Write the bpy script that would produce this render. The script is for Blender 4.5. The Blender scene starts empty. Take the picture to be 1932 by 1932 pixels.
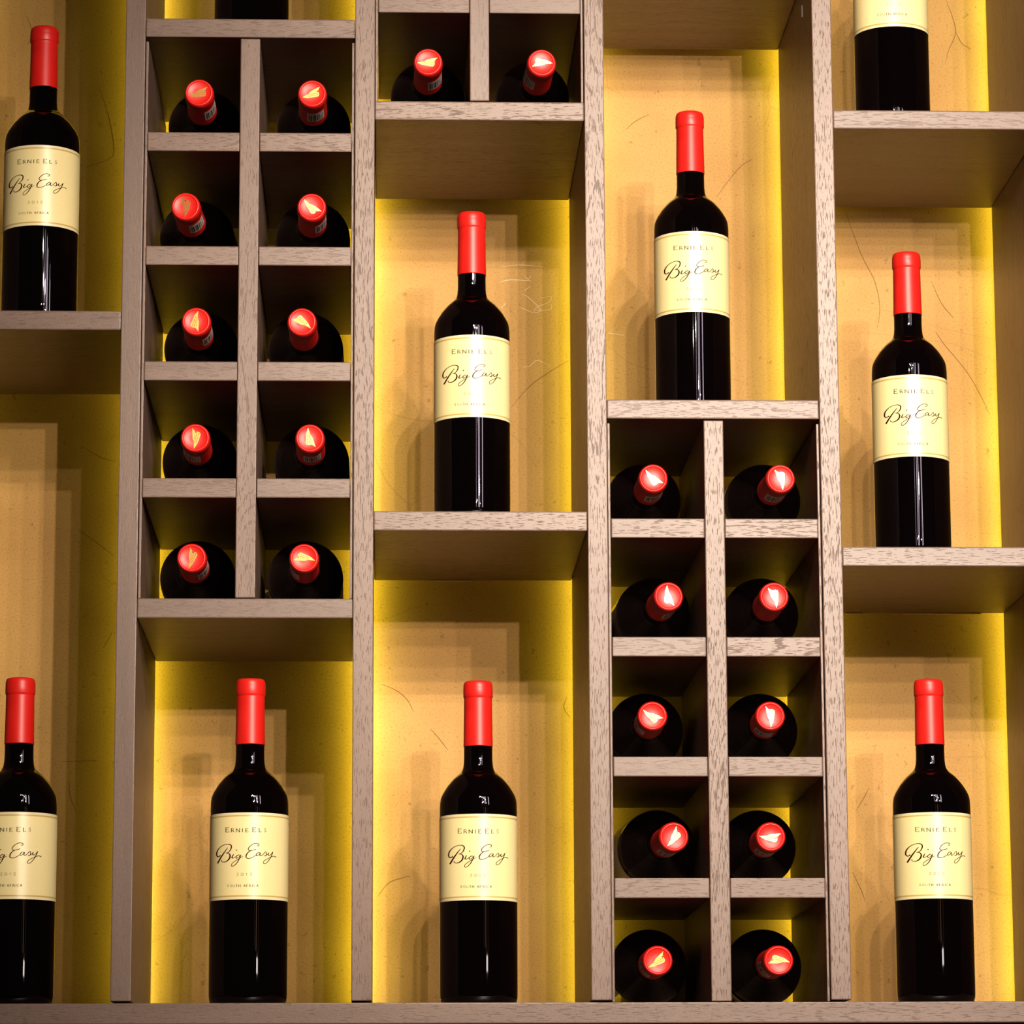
import bpy, bmesh, math, random
from mathutils import Vector, Matrix
random.seed(7)
S = bpy.context.scene
COL = S.collection
R_ = math.radians

# ------------------------------------------------------------------ camera
cam = bpy.data.cameras.new('camera')
cam.sensor_width = 36.0
cam.sensor_fit = 'HORIZONTAL'
cam.lens = 6775.133 / 1932 * 36.0
cam.clip_start = 0.05
cam.clip_end = 50
co = bpy.data.objects.new('camera', cam)
COL.objects.link(co)
Fv = Vector((0.03597761, 0.98240238, 0.18327896))
Rv = Vector((0.99934901, -0.03585847, -0.00396523))
Uv = Rv.cross(Fv)
co.matrix_world = Matrix(((Rv.x, Uv.x, -Fv.x, 0.02752964), (Rv.y, Uv.y, -Fv.y, -3.3),
                          (Rv.z, Uv.z, -Fv.z, -0.16087058), (0, 0, 0, 1)))
S.camera = co

# ------------------------------------------------------------------ world, exposure
w = bpy.data.worlds.new('world')
S.world = w
w.use_nodes = True
w.node_tree.nodes['Background'].inputs[0].default_value = (1.0, 0.86, 0.72, 1)
w.node_tree.nodes['Background'].inputs[1].default_value = 0.01
S.view_settings.view_transform = 'Standard'
S.view_settings.look = 'None'
S.view_settings.gamma = 1
S.view_settings.exposure = -0.10
S.view_settings.use_curve_mapping = False

# ------------------------------------------------------------------ lamps of the room (spots on the ceiling track, hanging tube lamps), low lights added for reflections
def lamp(kind, loc, power, color, size=0.03, target=(0.2, 0.1, 0.45), cone=60, blend=0.6, sy=None):
    L = bpy.data.lights.new('scene_light', kind)
    L.energy = power
    L.color = color
    if kind == 'SPOT':
        L.shadow_soft_size = size
        L.spot_size = R_(cone)
        L.spot_blend = blend
    elif kind == 'AREA':
        L.shape = 'RECTANGLE'
        L.size = size
        L.size_y = sy or size
    else:
        L.shadow_soft_size = size
    o = bpy.data.objects.new('scene_light', L)
    COL.objects.link(o)
    o.location = loc
    d = Vector(target) - Vector(loc)
    o.rotation_euler = d.to_track_quat('-Z', 'Y').to_euler()
    return o
WARM = (1.0, 0.83, 0.66)
for lx, ly, lz, pw in ((0.30, -2.25, 1.34, 60), (0.42, -2.25, 1.28, 66), (0.55, -2.28, 1.20, 66), (0.68, -2.30, 1.30, 58), (0.80, -2.34, 1.10, 46), (0.22, -2.20, 1.16, 40)):
    lamp('SPOT', (lx, ly, lz), pw, WARM, 0.010, (0.40, 0, 0.55), 44, 1.0)
for lx, ly, lz, pw in ((0.92, -4.05, 0.97, 205), (1.10, -4.10, 1.06, 165), (1.25, -3.10, 1.10, 100), (1.60, -3.60, 0.90, 75)):
    lamp('SPOT', (lx, ly, lz), pw, WARM, 0.016, (0.32, 0, 0.50), 31, 1.0)
# slim vertical glass tubes of a hanging lamp, seen as streaks on the bottles
for tx, w_ in ((0.55, 0.012), (0.80, 0.030), (0.95, 0.042), (1.30, 0.020), (1.42, 0.038)):
    lamp('AREA', (tx, -2.2 + 0.1 * math.sin(tx * 40), 0.98), w_ * 0.80 * 3.14 * 24, (1.0, 0.80, 0.96), w_, (tx * 0.3, 0, 0.98), sy=0.80)
for tx, w_, ra in ((0.93, 0.05, 2.6), (0.70, 0.02, 0.9), (1.25, 0.012, 1.6)):  # dim brown strips, added to give the lower bottles their brown streaks
    lamp('AREA', (tx, -2.2, 0.34), w_ * 0.30 * 3.14 * ra, (1.0, 0.50, 0.26), w_, (tx * 0.3, 0, 0.3), sy=0.30)
lamp('AREA', (1.10, -2.2, 0.165), 0.20 * 0.03 * 3.14 * 18, (1.0, 0.9, 0.85), 0.20, (0.3, 0, 0.15), sy=0.03)  # small low light, added for white glints near the bottle bases

# ------------------------------------------------------------------ materials
def mat(name):
    m = bpy.data.materials.new(name)
    m.use_nodes = True
    nt = m.node_tree
    b = nt.nodes['Principled BSDF']
    return m, nt, b
def N(nt, t, **k):
    n = nt.nodes.new(t)
    for a, v in k.items():
        setattr(n, a, v)
    return n
def ramp(nt, src, stops, interp='LINEAR'):
    r = N(nt, 'ShaderNodeValToRGB')
    r.color_ramp.interpolation = interp
    e = r.color_ramp.elements
    while len(e) < len(stops):
        e.new(0.5)
    for i, (p, c) in enumerate(stops):
        e[i].position = p
        e[i].color = (*c, 1) if len(c) == 3 else c
    nt.links.new(src, r.inputs[0])
    return r
def G(v):
    return (v, v, v)
def mixc(nt, kind, fac, a, b):
    m = N(nt, 'ShaderNodeMix', data_type='RGBA', blend_type=kind)
    if isinstance(fac, float):
        m.inputs[0].default_value = fac
    else:
        nt.links.new(fac, m.inputs[0])
    for i, v in ((6, a), (7, b)):
        if isinstance(v, tuple):
            m.inputs[i].default_value = (*v, 1)
        else:
            nt.links.new(v, m.inputs[i])
    return m.outputs[2]

def wood(name, axis):
    """Limed oak, grain along the object's local X (axis 0) or Z (axis 2)."""
    m, nt, b = mat(name)
    tc = N(nt, 'ShaderNodeTexCoord')
    oi = N(nt, 'ShaderNodeObjectInfo')
    off = N(nt, 'ShaderNodeVectorMath', operation='SCALE')
    cb = N(nt, 'ShaderNodeCombineXYZ')
    for i in range(3):
        nt.links.new(oi.outputs['Random'], cb.inputs[i])
    nt.links.new(cb.outputs[0], off.inputs[0])
    off.inputs[3].default_value = 37.0
    add = N(nt, 'ShaderNodeVectorMath', operation='ADD')
    nt.links.new(tc.outputs['Object'], add.inputs[0])
    nt.links.new(off.outputs[0], add.inputs[1])
    def mp(al, ac):
        q = N(nt, 'ShaderNodeMapping')
        s = [ac, ac, ac]
        s[axis] = al
        q.inputs['Scale'].default_value = s
        nt.links.new(add.outputs[0], q.inputs[0])
        return q.outputs[0]
    def noise(v, sc, det=2.0, rough=0.5, dist=0.0):
        n = N(nt, 'ShaderNodeTexNoise')
        n.inputs['Scale'].default_value = sc
        n.inputs['Detail'].default_value = det
        n.inputs['Roughness'].default_value = rough
        n.inputs['Distortion'].default_value = dist
        nt.links.new(v, n.inputs['Vector'])
        return n.outputs[0]
    # short dark pores
    pores = noise(mp(105, 1050), 1.0, 2.0)
    # cathedral figure: contour lines of a slow, stretched noise
    slow = noise(mp(4.5, 30), 1.0, 0.6)
    mu = N(nt, 'ShaderNodeMath', operation='MULTIPLY')
    nt.links.new(slow, mu.inputs[0])
    mu.inputs[1].default_value = 17.0
    fr = N(nt, 'ShaderNodeMath', operation='FRACT')
    nt.links.new(mu.outputs[0], fr.inputs[0])
    fig = ramp(nt, fr.outputs[0], [(0.0, G(0.2)), (0.14, G(1)), (0.34, G(0)), (1.0, G(0.0))])
    patch = ramp(nt, noise(mp(4, 12), 1.0, 1.0), [(0.42, G(0)), (0.60, G(1))])
    thr = N(nt, 'ShaderNodeMath', operation='MULTIPLY_ADD')
    nt.links.new(mixc(nt, 'MULTIPLY', 1.0, fig.outputs[0], patch.outputs[0]), thr.inputs[0])
    thr.inputs[1].default_value = 0.15
    nt.links.new(pores, thr.inputs[2])
    pr0 = ramp(nt, thr.outputs[0], [(0.585, G(0)), (0.66, G(1))])
    amt = ramp(nt, oi.outputs['Random'], [(0.0, G(0.25)), (1.0, G(0.82))])
    pm = N(nt, 'ShaderNodeMath', operation='MULTIPLY')
    nt.links.new(pr0.outputs[0], pm.inputs[0])
    nt.links.new(amt.outputs[0], pm.inputs[1])
    pr = pm
    tone = ramp(nt, noise(mp(5, 60), 1.0, 3.0), [(0.3, (0.140, 0.083, 0.060)), (0.7, (0.180, 0.112, 0.083))])
    shade = ramp(nt, oi.outputs['Random'], [(0.0, G(0.88)), (1.0, G(1.06))])
    c1 = mixc(nt, 'MULTIPLY', 1.0, tone.outputs[0], shade.outputs[0])
    fleck = ramp(nt, noise(mp(600, 1200), 1.0, 2.0), [(0.35, G(0.86)), (0.65, G(1.1))])
    c2 = mixc(nt, 'MULTIPLY', 1.0, c1, fleck.outputs[0])
    c3 = mixc(nt, 'MIX', pr.outputs[0], c2, (0.080, 0.046, 0.032))
    nt.links.new(c3, b.inputs['Base Color'])
    rr = ramp(nt, pr.outputs[0], [(0.0, G(0.43)), (1.0, G(0.62))])
    nt.links.new(rr.outputs[0], b.inputs['Roughness'])
    b.inputs['Specular IOR Level'].default_value = 0.66
    bp = N(nt, 'ShaderNodeBump')
    bp.inputs['Strength'].default_value = 0.35
    bp.inputs['Distance'].default_value = 0.0004
    bp.invert = True
    nt.links.new(pr.outputs[0], bp.inputs['Height'])
    nt.links.new(bp.outputs[0], b.inputs['Normal'])
    return m
WX = wood('oak_grain_horizontal', 0)
WZ = wood('oak_grain_vertical', 2)

def wall_material():
    m, nt, b = mat('gold_leather_wall')
    tc = N(nt, 'ShaderNodeTexCoord')
    def noise(sc, det=3.0, dist=0.0, rough=0.5):
        n = N(nt, 'ShaderNodeTexNoise')
        n.inputs['Scale'].default_value = sc
        n.inputs['Detail'].default_value = det
        n.inputs['Distortion'].default_value = dist
        n.inputs['Roughness'].default_value = rough
        nt.links.new(tc.outputs['Object'], n.inputs['Vector'])
        return n
    base = ramp(nt, noise(9, 3).outputs[0], [(0.3, (0.52, 0.285, 0.085)), (0.7, (0.63, 0.37, 0.12))])
    sp = ramp(nt, noise(520, 2).outputs[0], [(0.30, G(0.78)), (0.45, G(1.0)), (0.8, G(1.06))])
    c = mixc(nt, 'MULTIPLY', 1.0, base.outputs[0], sp.outputs[0])
    spots = ramp(nt, noise(130, 3).outputs[0], [(0.26, G(0.72)), (0.33, G(1.0))])
    c = mixc(nt, 'MULTIPLY', 1.0, c, spots.outputs[0])
    # hair-thin creases
    wn = noise(4.0, 2, 0.0)
    wadd = N(nt, 'ShaderNodeVectorMath', operation='MULTIPLY_ADD')
    nt.links.new(wn.outputs['Color'], wadd.inputs[0])
    wadd.inputs[1].default_value = (0.22, 0.22, 0.22)
    nt.links.new(tc.outputs['Object'], wadd.inputs[2])
    vo = N(nt, 'ShaderNodeTexVoronoi', feature='DISTANCE_TO_EDGE')
    vo.inputs['Scale'].default_value = 7.0
    nt.links.new(wadd.outputs[0], vo.inputs['Vector'])
    line = ramp(nt, vo.outputs['Distance'], [(0.0, G(1)), (0.0045, G(0))])
    msk = ramp(nt, noise(6.5, 1).outputs[0], [(0.50, G(0)), (0.60, G(0.25))])
    lf = mixc(nt, 'MULTIPLY', 1.0, line.outputs[0], msk.outputs[0])
    c = mixc(nt, 'MIX', lf, c, (0.14, 0.085, 0.03))
    nt.links.new(c, b.inputs['Base Color'])
    b.inputs['Roughness'].default_value = 0.62
    b.inputs['Specular IOR Level'].default_value = 0.25
    return m
WALL = wall_material()

def plain(name, col, rough=0.5, spec=0.5, metal=0.0, coat=0.0, emit=None, es=0.0):
    m, nt, b = mat(name)
    b.inputs['Base Color'].default_value = (*col, 1)
    b.inputs['Roughness'].default_value = rough
    b.inputs['Specular IOR Level'].default_value = spec
    b.inputs['Metallic'].default_value = metal
    b.inputs['Coat Weight'].default_value = coat
    if emit:
        b.inputs['Emission Color'].default_value = (*emit, 1)
        b.inputs['Emission Strength'].default_value = es
    return m
def speckled(name, c0, c1, sc, rough, spec=0.5, metal=0.0):
    m, nt, b = mat(name)
    tc = N(nt, 'ShaderNodeTexCoord')
    n = N(nt, 'ShaderNodeTexNoise')
    n.inputs['Scale'].default_value = sc
    n.inputs['Detail'].default_value = 3
    nt.links.new(tc.outputs['Object'], n.inputs['Vector'])
    r = ramp(nt, n.outputs[0], [(0.35, c0), (0.65, c1)])
    nt.links.new(r.outputs[0], b.inputs['Base Color'])
    b.inputs['Roughness'].default_value = rough
    b.inputs['Specular IOR Level'].default_value = spec
    b.inputs['Metallic'].default_value = metal
    return m
GLASS = plain('dark_wine_glass', (0.0012, 0.0005, 0.0007), 0.02, 0.5)
CAPS = speckled('red_capsule_foil', (0.66, 0.010, 0.006), (0.74, 0.014, 0.009), 60, 0.40, 0.5)
GOLD = speckled('gold_foil_print', (0.95, 0.66, 0.14), (1.0, 0.74, 0.22), 900, 0.22, 0.5, 1.0)
INK = plain('dark_red_ink', (0.030, 0.002, 0.002), 0.8, 0.04)
INK2 = plain('olive_grey_ink', (0.075, 0.062, 0.025), 0.8, 0.04)
BLK = plain('black_ink', (0.012, 0.012, 0.012), 0.5, 0.3)
STICK = speckled('white_sticker', (0.62, 0.56, 0.50), (0.72, 0.66, 0.60), 300, 0.5, 0.4)
FLOORM = speckled('dark_floor', (0.03, 0.022, 0.018), (0.05, 0.036, 0.03), 4, 0.5, 0.3)
LED = plain('yellow_led_strip', (0.9, 0.8, 0.2), 0.5, 0.5, emit=(0.95, 1.0, 0.10), es=7.0)
GAPM = plain('shadow_gap', (0.03, 0.018, 0.012), 0.8, 0.1)

def label_material():
    m, nt, b = mat('cream_label_paper')
    tc = N(nt, 'ShaderNodeTexCoord')
    sx = N(nt, 'ShaderNodeSeparateXYZ')
    nt.links.new(tc.outputs['Object'], sx.inputs[0])
    mr = N(nt, 'ShaderNodeMapRange')
    mr.inputs[1].default_value = 0.0950
    mr.inputs[2].default_value = 0.1755
    nt.links.new(sx.outputs[2], mr.inputs[0])
    P = (0.97, 0.84, 0.41)
    L = (0.90, 0.80, 0.47)
    D = (0.60, 0.42, 0.10)
    r = ramp(nt, mr.outputs[0], [(0.0, L), (0.030, L), (0.036, D), (0.046, D), (0.052, P), (0.948, P), (0.954, D), (0.964, D), (0.97, L), (1.0, L)])
    n = N(nt, 'ShaderNodeTexNoise')
    n.inputs['Scale'].default_value = 500
    nt.links.new(tc.outputs['Object'], n.inputs['Vector'])
    f = ramp(nt, n.outputs[0], [(0.3, G(0.96)), (0.7, G(1.0))])
    nt.links.new(mixc(nt, 'MULTIPLY', 1.0, r.outputs[0], f.outputs[0]), b.inputs['Base Color'])
    b.inputs['Roughness'].default_value = 0.34
    b.inputs['Specular IOR Level'].default_value = 0.75
    return m
PAPER = label_material()

# ------------------------------------------------------------------ helpers
def obj(name, me, parent=None, label=None):
    o = bpy.data.objects.new(name, me)
    COL.objects.link(o)
    if parent:
        o.parent = parent
    if label:
        o['label'] = label
    return o
def thing(name, label, cat, loc=(0, 0, 0), group=None):
    o = bpy.data.objects.new(name, None)
    o.empty_display_size = 0.05
    COL.objects.link(o)
    o.location = loc
    o['label'] = label
    o['category'] = cat
    if group:
        o['group'] = group
    return o
def box_mesh(sx, sy, sz, bev, m, name):
    bm = bmesh.new()
    bmesh.ops.create_cube(bm, size=1)
    bmesh.ops.scale(bm, vec=(sx, sy, sz), verts=bm.verts)
    if bev > 0:
        bmesh.ops.bevel(bm, geom=bm.edges[:], offset=bev, segments=2, profile=0.6, affect='EDGES')
    me = bpy.data.meshes.new(name)
    bm.to_mesh(me)
    bm.free()
    me.materials.append(m)
    return me
def board(name, x0, x1, y0, y1, z0, z1, m, parent, bev=0.0009):
    me = box_mesh(x1 - x0, y1 - y0, z1 - z0, bev, m, name)
    o = obj(name, me, parent)
    c = Vector(((x0 + x1) / 2, (y0 + y1) / 2, (z0 + z1) / 2))
    o.location = c - (parent.location if parent else Vector())
    return o
def lathe(name, prof, m, seg=64, close_top=False, close_bot=False):
    bm = bmesh.new()
    rings = []
    for r, z in prof:
        rings.append([bm.verts.new((r * math.cos(2 * math.pi * i / seg), r * math.sin(2 * math.pi * i / seg), z)) for i in range(seg)])
    for a, b2 in zip(rings, rings[1:]):
        for i in range(seg):
            j = (i + 1) % seg
            bm.faces.new((a[i], a[j], b2[j], b2[i]))
    if close_bot:
        bm.faces.new(list(reversed(rings[0])))
    if close_top:
        bm.faces.new(rings[-1])
    bmesh.ops.recalc_face_normals(bm, faces=bm.faces)
    me = bpy.data.meshes.new(name)
    bm.to_mesh(me)
    bm.free()
    for p in me.polygons:
        p.use_smooth = len(p.vertices) == 4
    me.materials.append(m)
    return me
def smooth_profile(pts, n=6):
    out = []
    P = [pts[0]] + pts + [pts[-1]]
    for i in range(1, len(P) - 2):
        p0, p1, p2, p3 = P[i - 1:i + 3]
        for k in range(n):
            t = k / n
            out.append(tuple(0.5 * ((2 * p1[d]) + (-p0[d] + p2[d]) * t + (2 * p0[d] - 5 * p1[d] + 4 * p2[d] - p3[d]) * t * t + (-p0[d] + 3 * p1[d] - 3 * p2[d] + p3[d]) * t ** 3) for d in range(2)))
    out.append(pts[-1])
    return out

# ------------------------------------------------------------------ bottle meshes
RB = 0.0365          # body radius
HB = 0.3035          # height
body_prof = [(0.006, 0.012), (0.018, 0.009), (0.027, 0.003), (0.0300, 0.0004), (0.0325, 0.0002), (0.0348, 0.0016), (0.0360, 0.0048), (0.0364, 0.009), (RB, 0.020), (RB, 0.090), (RB, 0.172)]
sh = smooth_profile([(RB, 0.172), (0.0364, 0.1845), (0.0358, 0.1915), (0.0342, 0.1962), (0.0317, 0.2008), (0.0288, 0.2052), (0.0247, 0.2102), (0.0214, 0.2134), (0.0169, 0.2172), (0.0146, 0.2212), (0.0137, 0.2270), (0.0135, 0.2330), (0.0135, 0.2440), (0.0134, 0.2600)], 4)
M_BODY = lathe('glass_body', body_prof + sh[1:], GLASS, 96, close_bot=True, close_top=True)
cap_prof = [(0.01362, 0.2418), (0.01385, 0.2418), (0.01385, 0.2424), (0.01372, 0.2500), (0.01340, 0.2700), (0.01325, 0.2868), (0.01322, 0.2880), (0.01372, 0.2886), (0.01395, 0.2892), (0.01398, 0.2960), (0.01390, 0.2966), (0.01394, 0.2972), (0.01380, 0.2998), (0.01330, 0.3020), (0.01260, 0.3032), (0.01190, 0.3036), (0.01130, 0.3034), (0.01090, 0.3028), (0.01060, 0.3026), (0.0040, 0.3026)]
M_CAPS = lathe('capsule', cap_prof, CAPS, 72, close_top=True)

def emblem_mesh():
    """stamped fan-shaped emblem: five tapering ribs from a tip, with a short spur"""
    bm = bmesh.new()
    def poly(pts, z=0.30275):
        lo = [bm.verts.new((x, y, z - 0.0002)) for x, y in pts]
        hi = [bm.verts.new((x, y, z)) for x, y in pts]
        bm.faces.new(hi)
        for i in range(len(pts)):
            j = (i + 1) % len(pts)
            bm.faces.new((lo[i], lo[j], hi[j], hi[i]))
    k = 0.00122
    poly([(8.6 * k, 0.2 * k), (4.2 * k, 2.3 * k), (3.4 * k, -0.6 * k)])
    poly([(4.4 * k, 2.2 * k), (-3.0 * k, 3.6 * k), (-4.4 * k, 3.4 * k), (-4.2 * k, 2.5 * k), (3.6 * k, 1.3 * k)])
    poly([(3.8 * k, 0.9 * k), (-3.8 * k, 2.0 * k), (-4.2 * k, 0.9 * k), (3.6 * k, 0.2 * k)])
    poly([(3.5 * k, -0.1 * k), (-4.6 * k, 0.4 * k), (-5.2 * k, -0.8 * k), (3.2 * k, -0.5 * k)])
    poly([(3.2 * k, -0.7 * k), (-5.4 * k, -1.1 * k), (-6.4 * k, -2.5 * k), (-7.6 * k, -3.4 * k), (-4.0 * k, -2.9 * k), (0.5 * k, -2.0 * k)])
    poly([(-3.9 * k, 3.7 * k), (-5.0 * k, 2.2 * k), (-5.0 * k, -1.2 * k), (-4.2 * k, -1.2 * k), (-4.2 * k, 2.0 * k)])
    bmesh.ops.recalc_face_normals(bm, faces=bm.faces)
    me = bpy.data.meshes.new('gold_emblem')
    bm.to_mesh(me)
    bm.free()
    me.materials.append(GOLD)
    return me
M_EMB = emblem_mesh()

def cyl_patch(name, r, z0, z1, a0, a1, m, n=32, nz=1, rfun=None):
    """cylinder patch, angle 0 faces -Y"""
    bm = bmesh.new()
    g = []
    for iz in range(nz + 1):
        z = z0 + (z1 - z0) * iz / nz
        row = []
        for i in range(n + 1):
            a = a0 + (a1 - a0) * i / n
            rr = rfun(z) if rfun else r
            row.append(bm.verts.new((rr * math.sin(a), -rr * math.cos(a), z)))
        g.append(row)
    for iz in range(nz):
        for i in range(n):
            bm.faces.new((g[iz][i], g[iz][i + 1], g[iz + 1][i + 1], g[iz + 1][i]))
    me = bpy.data.meshes.new(name)
    bm.to_mesh(me)
    bm.free()
    for p in me.polygons:
        p.use_smooth = True
    me.materials.append(m)
    return me
M_LABEL = cyl_patch('paper_label', RB + 0.00015, 0.0952, 0.1752, R_(-97), R_(97), PAPER, 64)

# ---- lettering drawn as pen strokes, in a flat label frame, then wrapped round the bottle
def wrap(X, Y, r):
    s = max(-0.999, min(0.999, (X - 967) / 803.0))
    th = math.asin(s)
    yc = Y - 80 * (1 - math.cos(th))
    z = 0.1752 - (yc + 85) / 1780.0 * 0.080
    return (r * math.sin(th), -r * math.cos(th), z)
def catmull(pts, n=7):
    if len(pts) < 3:
        return pts
    P = [pts[0]] + list(pts) + [pts[-1]]
    out = []
    for i in range(1, len(P) - 2):
        p0, p1, p2, p3 = P[i - 1:i + 3]
        for k in range(n):
            t = k / n
            out.append(tuple(0.5 * ((2 * p1[d]) + (-p0[d] + p2[d]) * t + (2 * p0[d] - 5 * p1[d] + 4 * p2[d] - p3[d]) * t * t + (-p0[d] + 3 * p1[d] - 3 * p2[d] + p3[d]) * t ** 3) for d in range(3)))
    out.append(tuple(pts[-1]))
    return out
def strokes_mesh(name, strokes, r, m, smooth=True):
    bm = bmesh.new()
    for st in strokes:
        p = catmull(st) if smooth else st
        prev = None
        for i, (x, y, wd) in enumerate(p):
            a = p[max(0, i - 1)]
            b2 = p[min(len(p) - 1, i + 1)]
            dx, dy = b2[0] - a[0], b2[1] - a[1]
            L = math.hypot(dx, dy) or 1
            nx, ny = -dy / L * wd / 2, dx / L * wd / 2
            v1 = bm.verts.new(wrap(x + nx, y + ny, r))
            v2 = bm.verts.new(wrap(x - nx, y - ny, r))
            if prev:
                bm.faces.new((prev[0], prev[1], v2, v1))
            prev = (v1, v2)
    # every face looks outwards
    for f in bm.faces:
        f.normal_update()
        c = f.calc_center_median()
        if f.normal.x * c.x + f.normal.y * c.y < 0:
            f.normal_flip()
    me = bpy.data.meshes.new(name)
    bm.to_mesh(me)
    bm.free()
    me.materials.append(m)
    return me
t, h = 12, 24
SCRIPT = [
    # B: swash, bowls, stem
    [(425, 800, h), (375, 828, t + 4), (343, 795, h), (352, 715, h), (410, 635, t + 3), (490, 585, t), (570, 568, t), (632, 582, h - 4), (650, 625, h), (628, 690, h - 4), (585, 735, t), (538, 752, t)],
    [(548, 748, t), (600, 758, t + 4), (625, 805, h + 4), (605, 870, h + 4), (550, 920, h - 4), (490, 935, t), (448, 918, t), (450, 890, t)],
    [(575, 640, t), (530, 700, h - 6), (460, 800, h + 2), (405, 890, h + 4), (365, 962, h + 6)],
    # i
    [(700, 775, t), (682, 800, h - 4), (663, 845, h - 2), (695, 852, t), (735, 825, t)],
    [(748, 690, h), (768, 690, h)],
    # g
    [(822, 792, t), (785, 792, t + 2), (748, 825, h - 6), (757, 856, t + 4), (798, 838, t), (838, 795, t)],
    [(845, 785, h - 6), (820, 855, h - 4), (770, 945, h - 6), (712, 1005, t + 2), (665, 1020, t), (655, 985, t), (700, 935, t), (775, 885, t), (850, 840, t - 2), (888, 818, t - 2)],
    # E
    [(1165, 605, t), (1195, 598, t), (1205, 570, t), (1150, 552, t), (1080, 570, t), (1015, 625, h - 8), (992, 672, h - 8), (1020, 700, t), (1090, 690, t), (1150, 672, t)],
    [(1050, 700, t), (1000, 728, h - 6), (955, 790, h), (955, 845, h - 6), (1010, 860, t), (1080, 838, t), (1140, 800, t)],
    # a
    [(1225, 748, t), (1190, 742, t), (1150, 785, t + 5), (1165, 808, t), (1205, 785, t), (1235, 748, t)],
    [(1240, 742, t), (1225, 795, h - 8), (1252, 806, t), (1295, 775, t)],
    # s
    [(1290, 778, t), (1335, 728, t), (1352, 770, h - 8), (1338, 808, t + 2), (1302, 806, t)],
    [(1340, 806, t), (1380, 775, t), (1400, 745, t)],
    # y
    [(1400, 742, t + 2), (1390, 790, h - 8), (1415, 803, t), (1455, 765, t), (1480, 728, t + 2)],
    [(1480, 728, t + 2), (1450, 815, h - 8), (1400, 905, h - 10), (1345, 962, t), (1300, 968, t), (1300, 925, t), (1350, 885, t), (1430, 842, t), (1500, 820, t), (1545, 842, t + 2)],
]
GL = {
    'E': [[(0, 0), (0, 1)], [(0, 1), (.72, 1)], [(0, .52), (.58, .52)], [(0, 0), (.75, 0)], [(.72, 1), (.72, .8)], [(.75, 0), (.75, .22)]],
    'R': [[(0, 0), (0, 1)], [(0, 1), (.5, 1), (.7, .86), (.7, .66), (.5, .52), (0, .52)], [(.35, .52), (.85, 0)]],
    'N': [[(0, 0), (0, 1)], [(0, 1), (.85, 0)], [(.85, 0), (.85, 1)]],
    'I': [[(.1, 0), (.1, 1)]],
    'L': [[(0, 0), (0, 1)], [(0, 0), (.68, 0)], [(.68, 0), (.68, .22)]],
    'S': [[(.6, .82), (.5, .97), (.25, 1), (.05, .85), (.08, .65), (.5, .42), (.6, .22), (.45, .03), (.18, 0), (0, .18)]],
    'O': [[(.4, 0), (.08, .2), (0, .5), (.08, .8), (.4, 1), (.72, .8), (.8, .5), (.72, .2), (.4, 0)]],
    'U': [[(0, 1), (0, .3), (.15, .05), (.4, 0), (.65, .05), (.75, .3), (.75, 1)]],
    'T': [[(.38, 0), (.38, 1)], [(0, 1), (.76, 1)]],
    'H': [[(0, 0), (0, 1)], [(.75, 0), (.75, 1)], [(0, .52), (.75, .52)]],
    'A': [[(0, 0), (.4, 1)], [(.4, 1), (.8, 0)], [(.15, .36), (.66, .36)]],
    'F': [[(0, 0), (0, 1)], [(0, 1), (.68, 1)], [(0, .52), (.52, .52)]],
    'C': [[(.72, .8), (.45, 1), (.12, .85), (0, .5), (.12, .15), (.45, 0), (.74, .2)]],
    '2': [[(.02, .78), (.15, .97), (.4, 1), (.6, .82), (.5, .55), (0, 0), (.68, 0)]],
    '0': [[(.35, 0), (.08, .2), (0, .5), (.08, .8), (.35, 1), (.62, .8), (.7, .5), (.62, .2), (.35, 0)]],
    '1': [[(0, .8), (.15, 1), (.15, 0)]],
}
def glyph(ch, x, ybase, wd, ht, st):
    out = []
    for s in GL[ch]:
        vert = len(s) == 2 and abs(s[0][0] - s[1][0]) < .01 and abs(s[0][1] - s[1][1]) > .5
        k = st * (1.35 if vert else 0.75)
        if len(s) == 2 and not vert and abs(s[0][1] - s[1][1]) > .5:
            k = st * 1.2
        out.append([(x + a * wd, ybase - b2 * ht, k) for a, b2 in s])
        if vert:
            for e in s:
                out.append([(x + (e[0] - .13) * wd, ybase - e[1] * ht, st * .6), (x + (e[0] + .13) * wd, ybase - e[1] * ht, st * .6)])
    return out
HEAD, YEAR, ORIG = [], [], []
for ch, x, wd, ht in (('E', 530, 84, 92), ('R', 645, 68, 74), ('N', 745, 80, 74), ('I', 866, 60, 74), ('E', 938, 66, 74), ('E', 1080, 84, 92), ('L', 1205, 62, 74), ('S', 1308, 62, 74)):
    HEAD += glyph(ch, x, 320, wd, ht, 11)
for ch, x, wd, ht in (('2', 762, 62, 52), ('0', 848, 78, 52), ('1', 958, 50, 52), ('2', 1032, 62, 52)):
    YEAR += glyph(ch, x, 1212, wd, ht, 8.5)
x = 575
for ch in 'SOUTH AFRICA':
    if ch == ' ':
        x += 42
        continue
    ORIG += glyph(ch, x, 1442, 44, 46, 7.5)
    x += 26 if ch == 'I' else 58
M_SCRIPT = strokes_mesh('script_lettering', SCRIPT, RB + 0.00032, INK)
M_HEAD = strokes_mesh('heading_lettering', HEAD, RB + 0.00032, INK2, smooth=False)
M_YEAR = strokes_mesh('year_lettering', YEAR, RB + 0.00032, INK2, smooth=False)
M_ORIG = strokes_mesh('origin_lettering', ORIG, RB + 0.00032, INK2, smooth=False)

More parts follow.
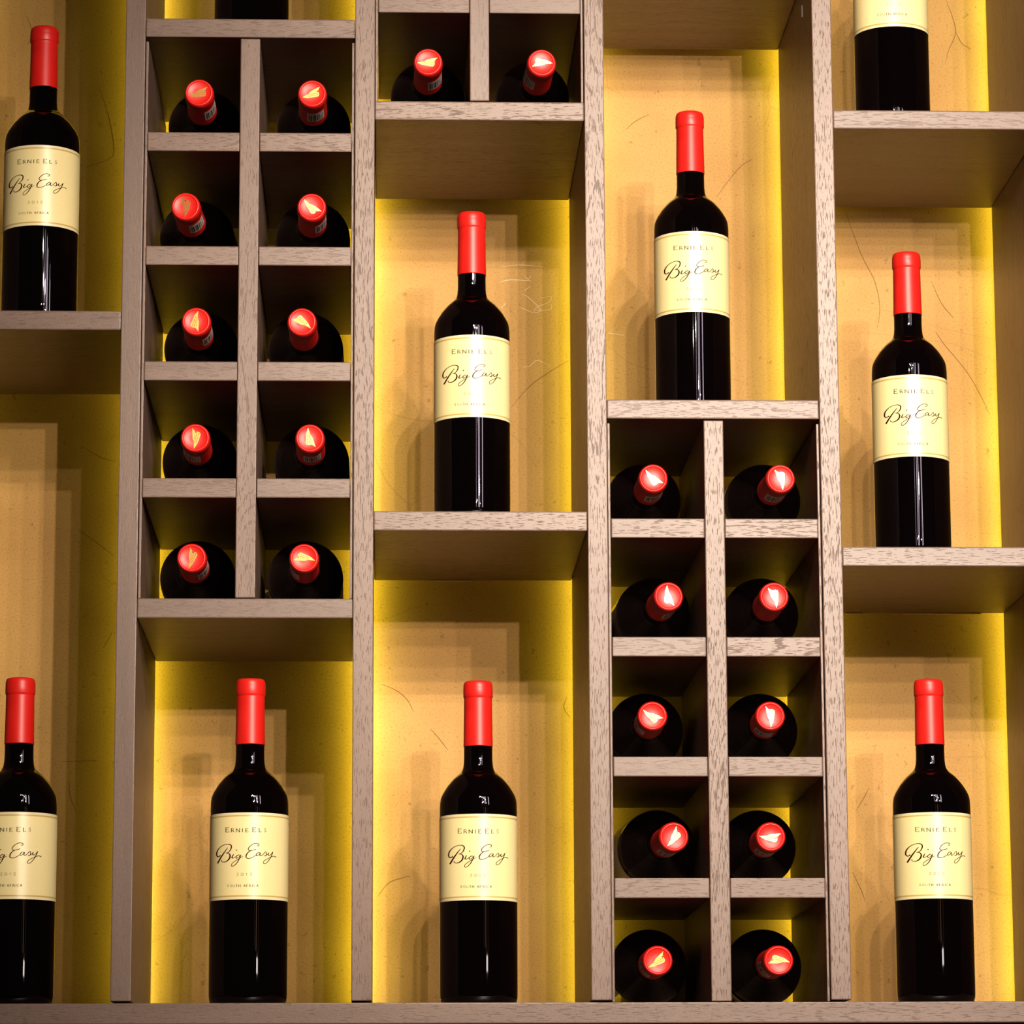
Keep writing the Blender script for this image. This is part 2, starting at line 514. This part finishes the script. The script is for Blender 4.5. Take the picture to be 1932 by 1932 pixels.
def sticker_mesh():
    """small paper strip with bars on the capsule's side; angle 0 at local -Y"""
    rf = lambda z: 0.01385 - (z - 0.2424) / (0.2868 - 0.2424) * 0.0006
    me = cyl_patch('barcode_sticker', 0.0139, 0.2560, 0.2800, R_(-38), R_(38), STICK, 12, 2, lambda z: rf(z) + 0.00012)
    bm = bmesh.new()
    bm.from_mesh(me)
    rnd = random.Random(3)
    a = -32.0
    while a < 30:
        wd = rnd.choice((1.6, 2.6, 4.2))
        z0, z1 = 0.2585, 0.2760
        if rnd.random() < .3:
            z1 = 0.268
        vs = []
        for aa, zz in ((a, z0), (a + wd, z0), (a + wd, z1), (a, z1)):
            rr = rf(zz) + 0.00020
            vs.append(bm.verts.new((rr * math.sin(R_(aa)), -rr * math.cos(R_(aa)), zz)))
        f = bm.faces.new(vs)
        f.material_index = 1
        a += wd + rnd.choice((1.8, 3.0, 4.5))
    bm.to_mesh(me)
    bm.free()
    me.materials.append(BLK)
    return me
M_STICK = sticker_mesh()

# ------------------------------------------------------------------ setting
def struct(name, x0, x1, y0, y1, z0, z1, m):
    o = board(name, x0, x1, y0, y1, z0, z1, m, None, 0)
    o['kind'] = 'structure'
    return o
WY = 0.3065
struct('wall_back', -1.6, 1.8, WY, WY + 0.05, -0.92, 2.2, WALL)
WALLOB = bpy.data.objects['wall_back']
CREASES = [[(0.1595, 0.6216), (0.1787, 0.644), (0.2006, 0.6598), (0.2187, 0.671)], [(0.5085, 0.8308), (0.5241, 0.7854), (0.5373, 0.7571), (0.5422, 0.7288), (0.5389, 0.7062)], [(0.5965, 0.7574), (0.6059, 0.7348), (0.615, 0.7224), (0.6193, 0.7179)], [(0.5996, 0.7037), (0.6086, 0.6896), (0.6341, 0.656), (0.6539, 0.6157)], [(0.3741, 0.846), (0.3871, 0.8644), (0.4012, 0.8805), (0.4125, 0.8875)], [(0.2797, 0.9181), (0.2909, 0.928), (0.3049, 0.935)], [(-0.2767, 0.5773), (-0.2603, 0.5675), (-0.2452, 0.5631)], [(-0.2832, 0.4932), (-0.2642, 0.4801), (-0.2446, 0.4648)], [(-0.2543, 0.3713), (-0.2491, 0.3805), (-0.2455, 0.3875)], [(0.62, 1.0626), (0.6268, 1.0422), (0.6292, 1.0265), (0.6214, 1.0073), (0.6171, 0.9927)], [(0.6292, 1.0277), (0.6356, 1.0149), (0.645, 1.0092)], [(0.0258, 0.3348), (0.0419, 0.3278), (0.0526, 0.3186), (0.0591, 0.3067)], [(0.0762, 0.289), (0.0848, 0.2793), (0.0939, 0.2674)], [(0.0232, 0.1198), (0.0354, 0.1341), (0.0566, 0.1409)], [(-0.3455, 1.0374), (-0.3396, 1.0201), (-0.3437, 1.0057)], [(-0.2698, 0.9631), (-0.2582, 0.9288), (-0.2522, 0.8946), (-0.2575, 0.8831), (-0.282, 0.8739)], [(0.2147, 0.3214), (0.2114, 0.3106), (0.2178, 0.3004)], [(0.5061, 0.2057), (0.5144, 0.2191), (0.52, 0.2299)], [(0.501, 0.1442), (0.5097, 0.1256), (0.5132, 0.1149)], [(-0.2866, 0.239), (-0.2852, 0.2219), (-0.2791, 0.206)], [(-0.2932, 0.2556), (-0.2593, 0.2566)]]
SCRATCH = [[(0.1491, 0.7698), (0.1656, 0.7721), (0.1793, 0.7716), (0.1958, 0.7694)], [(0.1474, 0.7539), (0.16, 0.7563), (0.1809, 0.7552)], [(0.1737, 0.745), (0.1792, 0.7496)], [(0.1709, 0.7411), (0.178, 0.7372), (0.19, 0.7243), (0.1834, 0.7214)], [(0.1901, 0.7372), (0.2011, 0.7384), (0.1983, 0.7328), (0.1857, 0.7271), (0.1829, 0.7214)], [(0.1846, 0.7242), (0.1999, 0.7249), (0.201, 0.7305)], [(0.1692, 0.727), (0.1818, 0.7214)], [(0.1706, 0.6636), (0.1788, 0.6653), (0.1854, 0.6709), (0.1925, 0.6687), (0.1996, 0.6654)], [(0.1489, 0.7258), (0.1544, 0.7314)], [(0.1738, 0.7608), (0.1776, 0.7569), (0.1804, 0.7614)], [(0.2595, 0.7004), (0.2666, 0.6993), (0.2765, 0.6977)]]
CREASEM = plain('dark_crease', (0.22, 0.12, 0.04), 0.8, 0.1)
SCRATCHM = plain('pale_scratch', (0.80, 0.60, 0.32), 0.4, 0.5)
def wall_line(name, pts, width, m):
    P = catmull([(a, b, 0.0) for a, b in pts], 8) if len(pts) > 2 else [(a, b, 0.0) for a, b in pts]
    bm = bmesh.new()
    prev = None
    n = len(P)
    for i, (a, b, _) in enumerate(P):
        p, q = P[max(0, i - 1)], P[min(n - 1, i + 1)]
        dx, dz = q[0] - p[0], q[1] - p[1]
        l = math.hypot(dx, dz) or 1
        wd = width * (0.35 + 0.65 * math.sin(math.pi * (i + 0.5) / n)) / 2
        v = [bm.verts.new((a - dz / l * wd * s_, WY - 0.0002, b + dx / l * wd * s_)) for s_ in (-1, 1)]
        if prev:
            bm.faces.new((prev[0], v[0], v[1], prev[1]))
        prev = v
    me = bpy.data.meshes.new(name)
    bm.to_mesh(me)
    bm.free()
    me.materials.append(m)
    o = bpy.data.objects.new(name, me)
    COL.objects.link(o)
    o.parent = WALLOB
    o.matrix_parent_inverse = Matrix.Translation(-WALLOB.location)
    return o
for c in CREASES:
    wall_line('crease', c, 0.00065, CREASEM)
for c in SCRATCH:
    wall_line('scratch', c, 0.0006, SCRATCHM)
struct('floor', -1.6, 1.8, -5.0, WY + 0.05, -0.97, -0.92, FLOORM)

# ------------------------------------------------------------------ shelving
DEP = 0.285
T = 0.0185
PX = [-0.657, -0.438, -0.219, 0.0, 0.2192, 0.4390, 0.6580, 0.8770, 1.096, 1.315, -0.876]
PX.sort()
O = 1                                                     # column 0 is the first one left of the picture's     # left faces of the uprights
PR = [x + 0.0188 for x in PX]
ZT = 1.52
unit = thing('shelving_unit', 'tall taupe oak wall shelving of uprights and staggered shelves holding all the bottles', 'shelving', (0.119, 0.14, -0.92))
for i, x in enumerate(PX):
    board('upright', x, PR[i], 0.0, DEP, 0.0015, ZT, WZ, unit)
board('plinth_shelf', PX[0], PR[-1], -0.001, DEP + 0.004, -0.0195, -0.0003, WX, unit, 0.0012)
board('top_board', PX[0], PR[-1], 0, DEP, ZT, ZT + T, WX, unit)
board('gap_shade_strip', PX[0], PR[-1], 0.006, 0.02, -0.0222, -0.0195, GAPM, unit, 0)  # dark strip painted as the shade in the gap below the plinth
board('lower_panel', PX[0], PR[-1], -0.001, 0.018, -0.90, -0.0222, WX, unit, 0.0012)
for i in range(len(PX) - 1):
    board('lower_divider', PR[i] - 0.0188, PR[i], 0.018, DEP, -0.92, -0.0196, WZ, unit, 0)
# shelves: (column, top z); column c lies between upright c and c+1
SH = {-1: [0.56, 1.02], 7: [0.42, 0.92], 8: [0.56, 1.02], 1: [0.6470, 1.26], 2: [0.3728, 0.9351, 1.36], 3: [0.4558, 0.8543], 4: [0.5635, 1.0176], 5: [0.4230, 0.8485, 1.27],
      0: [0.42, 0.92], 6: [0.56, 1.02]}
for c, zs in SH.items():
    for z in zs:
        board('shelf', PR[c + O] + 0.0003, PX[c + O + 1] - 0.0003, 0.0022, DEP, z - T, z, WX, unit, 0.0012)
# pale strips painted as glare under the back edge of two shelves, a slot cover on an upright's side
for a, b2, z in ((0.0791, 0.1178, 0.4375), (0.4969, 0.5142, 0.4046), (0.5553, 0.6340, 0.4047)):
    board('glare_strip', a, b2, 0.2795, 0.2850, z - 0.0014, z - 0.0002, plain('pale_glare', (0.55, 0.40, 0.24), 0.5, 0.3), unit, 0)
board('slot_cover', 0.4378, 0.43895, 0.0690, 0.0740, 0.9635, 0.9755, plain('grey_slot_cover', (0.20, 0.17, 0.14), 0.5, 0.4), unit, 0)
# yellow light strips behind every upright, washing the wall
for i in range(len(PX)):
    o = board('light_strip', PX[i] + 0.003, PR[i] - 0.003, DEP, DEP + 0.0015, 0.0, ZT, LED, unit, 0)

# ------------------------------------------------------------------ pigeonhole inserts
def insert(col, zb, zt, rows, label):
    """rows = tops of the short shelves"""
    col += O
    x0, x1 = PR[col] + 0.0006, PX[col + 1] - 0.0006
    xm = (PR[col] + PX[col + 1]) / 2
    g = thing('pigeonhole_rack', label, 'wine rack', (xm, 0.14, zb))
    g['group'] = 'pigeonhole racks fitted between the uprights'
    pt = 0.0024
    for a, b2 in ((x0, x0 + pt), (x1 - pt, x1)):
        board('side_panel', a, b2, 0.0045, DEP, zb + 0.0003, zt - 0.0040, WZ, g, 0.0005)
    board('centre_divider', xm - 0.0093, xm + 0.0093, 0.0005, DEP, zb + 0.0003, zt - 0.0018, WZ, g, 0.0010)
    for z in rows:
        board('short_shelf', x0 + pt + 0.0003, xm - 0.0096, 0.0020, DEP, z - T, z, WX, g, 0.0010)
        board('short_shelf', xm + 0.0096, x1 - pt - 0.0003, 0.0020, DEP, z - T, z, WX, g, 0.0010)
    return g
insert(2, 0.3728, 0.9351 - T, [0.8221, 0.7103, 0.5985, 0.4866], 'taupe oak ten-cell bottle rack in the second column, above a standing bottle')
insert(3, 0.8543, 1.41, [0.9612, 1.073, 1.185, 1.297], 'taupe oak bottle rack cut off by the top edge, only its lowest two cells showing')
insert(4, 0.0, 0.5635 - T, [0.4494, 0.3373, 0.2252, 0.1131], 'taupe oak ten-cell bottle rack in the fourth column, standing on the bottom board')

# ------------------------------------------------------------------ bottles
def make_bottle(label, group):
    r = thing('wine_bottle', label, 'wine bottle', (0, 0, 0), group)
    obj('glass_body', M_BODY, r)
    c = obj('capsule', M_CAPS, r, 'red foil capsule')
    obj('gold_emblem', M_EMB, c, 'gold fan-shaped emblem')
    p = obj('paper_label', M_LABEL, r, 'cream paper label')
    obj('script_lettering', M_SCRIPT, p)
    obj('heading_lettering', M_HEAD, p)
    obj('year_lettering', M_YEAR, p)
    obj('origin_lettering', M_ORIG, p)
    return r
def copy_tree(o, parent=None):
    c = o.copy()
    COL.objects.link(c)
    if parent:
        c.parent = parent
    for ch in list(o.children):
        copy_tree(ch, c)
    return c

STAND = [
    (-0.3045, 0.085, 0.6470, 0, 'standing wine bottle at top left, on the left column\'s short shelf'),
    (0.1127, 0.062, 0.4558, 1, 'standing wine bottle alone on the shelf in the middle of the third column'),
    (0.3270, 0.080, 0.5635, 1, 'standing wine bottle on top of the ten-cell rack in the fourth column'),
    (0.5370, 0.081, 0.4230, 1, 'standing wine bottle on the middle shelf of the right-hand column'),
    (-0.3108, 0.048, 0.0, -3, 'standing wine bottle on the bottom board at far left, its left side cut off'),
    (-0.0960, 0.054, 0.0, -1, 'standing wine bottle on the bottom board under the left ten-cell rack'),
    (0.1180, 0.067, 0.0, 1, 'standing wine bottle on the bottom board, just left of the right ten-cell rack'),
    (0.5437, 0.053, 0.0, 0, 'standing wine bottle on the bottom board at far right'),
    (-0.1020, 0.075, 0.9351, 2, 'wine bottle on top of the left rack, only its black base showing'),
    (0.5262, 0.072, 0.8485, 0, 'standing wine bottle on the top right shelf, cut off above its label'),
]
first = None
for x, y, z, rot, lab in STAND:
    if first is None:
        first = make_bottle(lab, 'wine bottles standing on display')
        b = first
    else:
        b = copy_tree(first)
        b['label'] = lab
    b.location = (x, y, z)
    b.rotation_euler = (0, 0, R_(rot))

# lying bottles: cap x, body x at the shoulder, rest height, emblem angle, sticker angle or None, label
L5 = [0.8221, 0.7103, 0.5985, 0.4866, 0.3728]
R5 = [0.4494, 0.3373, 0.2252, 0.1131, 0.0]
ROWN = ['top', 'second', 'third', 'fourth', 'bottom']
LY = [
    (-0.1483, -0.1475, L5[0], 193, -35, 'L', 0, 0), (-0.0407, -0.0413, L5[0], 200, -75, 'L', 0, 1),
    (-0.1598, -0.1545, L5[1], 266, -48, 'L', 1, 0), (-0.0405, -0.0416, L5[1], 133, -38, 'L', 1, 1),
    (-0.1484, -0.1488, L5[2], 78, -30, 'L', 2, 0), (-0.0490, -0.0477, L5[2], -38, None, 'L', 2, 1),
    (-0.1478, -0.1489, L5[3], 262, -112, 'L', 3, 0), (-0.0408, -0.0414, L5[3], 98, -80, 'L', 3, 1),
    (-0.1498, -0.1498, L5[4], 253, -32, 'L', 4, 0), (-0.0455, -0.0466, L5[4], -14, -150, 'L', 4, 1),
    (0.0697, 0.0714, 0.8543, 182, -52, 'M', 0, 0), (0.1785, 0.1744, 0.8543, -3, -148, 'M', 0, 1),
    (0.2809, 0.2796, R5[0], 130, -75, 'R', 0, 0), (0.4007, 0.3964, R5[0], 278, -95, 'R', 0, 1),
    (0.2940, 0.2876, R5[1], 96, -58, 'R', 1, 0), (0.3926, 0.3923, R5[1], 280, None, 'R', 1, 1),
    (0.2776, 0.2792, R5[2], 145, 205, 'R', 2, 0), (0.3870, 0.3892, R5[2], 270, -110, 'R', 2, 1),
    (0.2962, 0.2878, R5[3], 232, -100, 'R', 3, 0), (0.3856, 0.3852, R5[3], 174, -105, 'R', 3, 1),
    (0.2799, 0.2801, R5[4], 214, 210, 'R', 4, 0), (0.3909, 0.3887, R5[4], -10, 215, 'R', 4, 1),
]
LIM = {('L', 0): (-0.1598, -0.1465), ('L', 1): (-0.0534, -0.0402), ('M', 0): (0.0589, 0.0725), ('M', 1): (0.1656, 0.1790),
       ('R', 0): (0.2785, 0.2924), ('R', 1): (0.3854, 0.3988)}
GN = {'L': 'bottles lying in the left pigeonhole rack', 'M': 'bottles lying in the upper middle pigeonhole rack', 'R': 'bottles lying in the right pigeonhole rack'}
RN = {'L': 'left ten-cell rack', 'R': 'right ten-cell rack'}
def words(n):
    n = n % 360
    return ['right', 'upper right', 'up', 'upper left', 'left', 'lower left', 'down', 'lower right'][int(((n + 22.5) % 360) // 45)]
for cx, bx, z, emb, stk, rk, row, side in LY:
    lo, hi = LIM[(rk, side)]
    slope = (bx - cx) / 0.115
    end = min(max(cx + slope * HB, lo), hi)
    yaw = math.atan2(end - cx, HB)
    b = copy_tree(first)
    cell = 'left' if side == 0 else 'right'
    if rk == 'M':
        lab = 'wine bottle lying neck out, %s cell of the two-cell rack at the top edge' % cell
    else:
        lab = 'wine bottle lying neck out, %s row of the %s, %s cell' % (ROWN[row], RN[rk], cell)
    b['label'] = lab
    b['group'] = GN[rk]
    base = Vector((cx + math.sin(yaw) * HB, -0.0045 + math.cos(yaw) * HB, z + RB + 0.0006))
    # the capsule end is at base minus the axis
    b.matrix_world = Matrix.Translation(base) @ Matrix.Rotation(-yaw, 4, 'Z') @ Matrix.Rotation(R_(90), 4, 'X') @ Matrix.Rotation(R_(emb), 4, 'Z')
    if stk is not None:
        cap = [c for c in b.children if c.name.startswith('capsule')][0]
        s = obj('barcode_sticker', M_STICK, cap, 'small black and white barcode strip')
        s.rotation_euler = (0, 0, R_(stk - emb + 90))
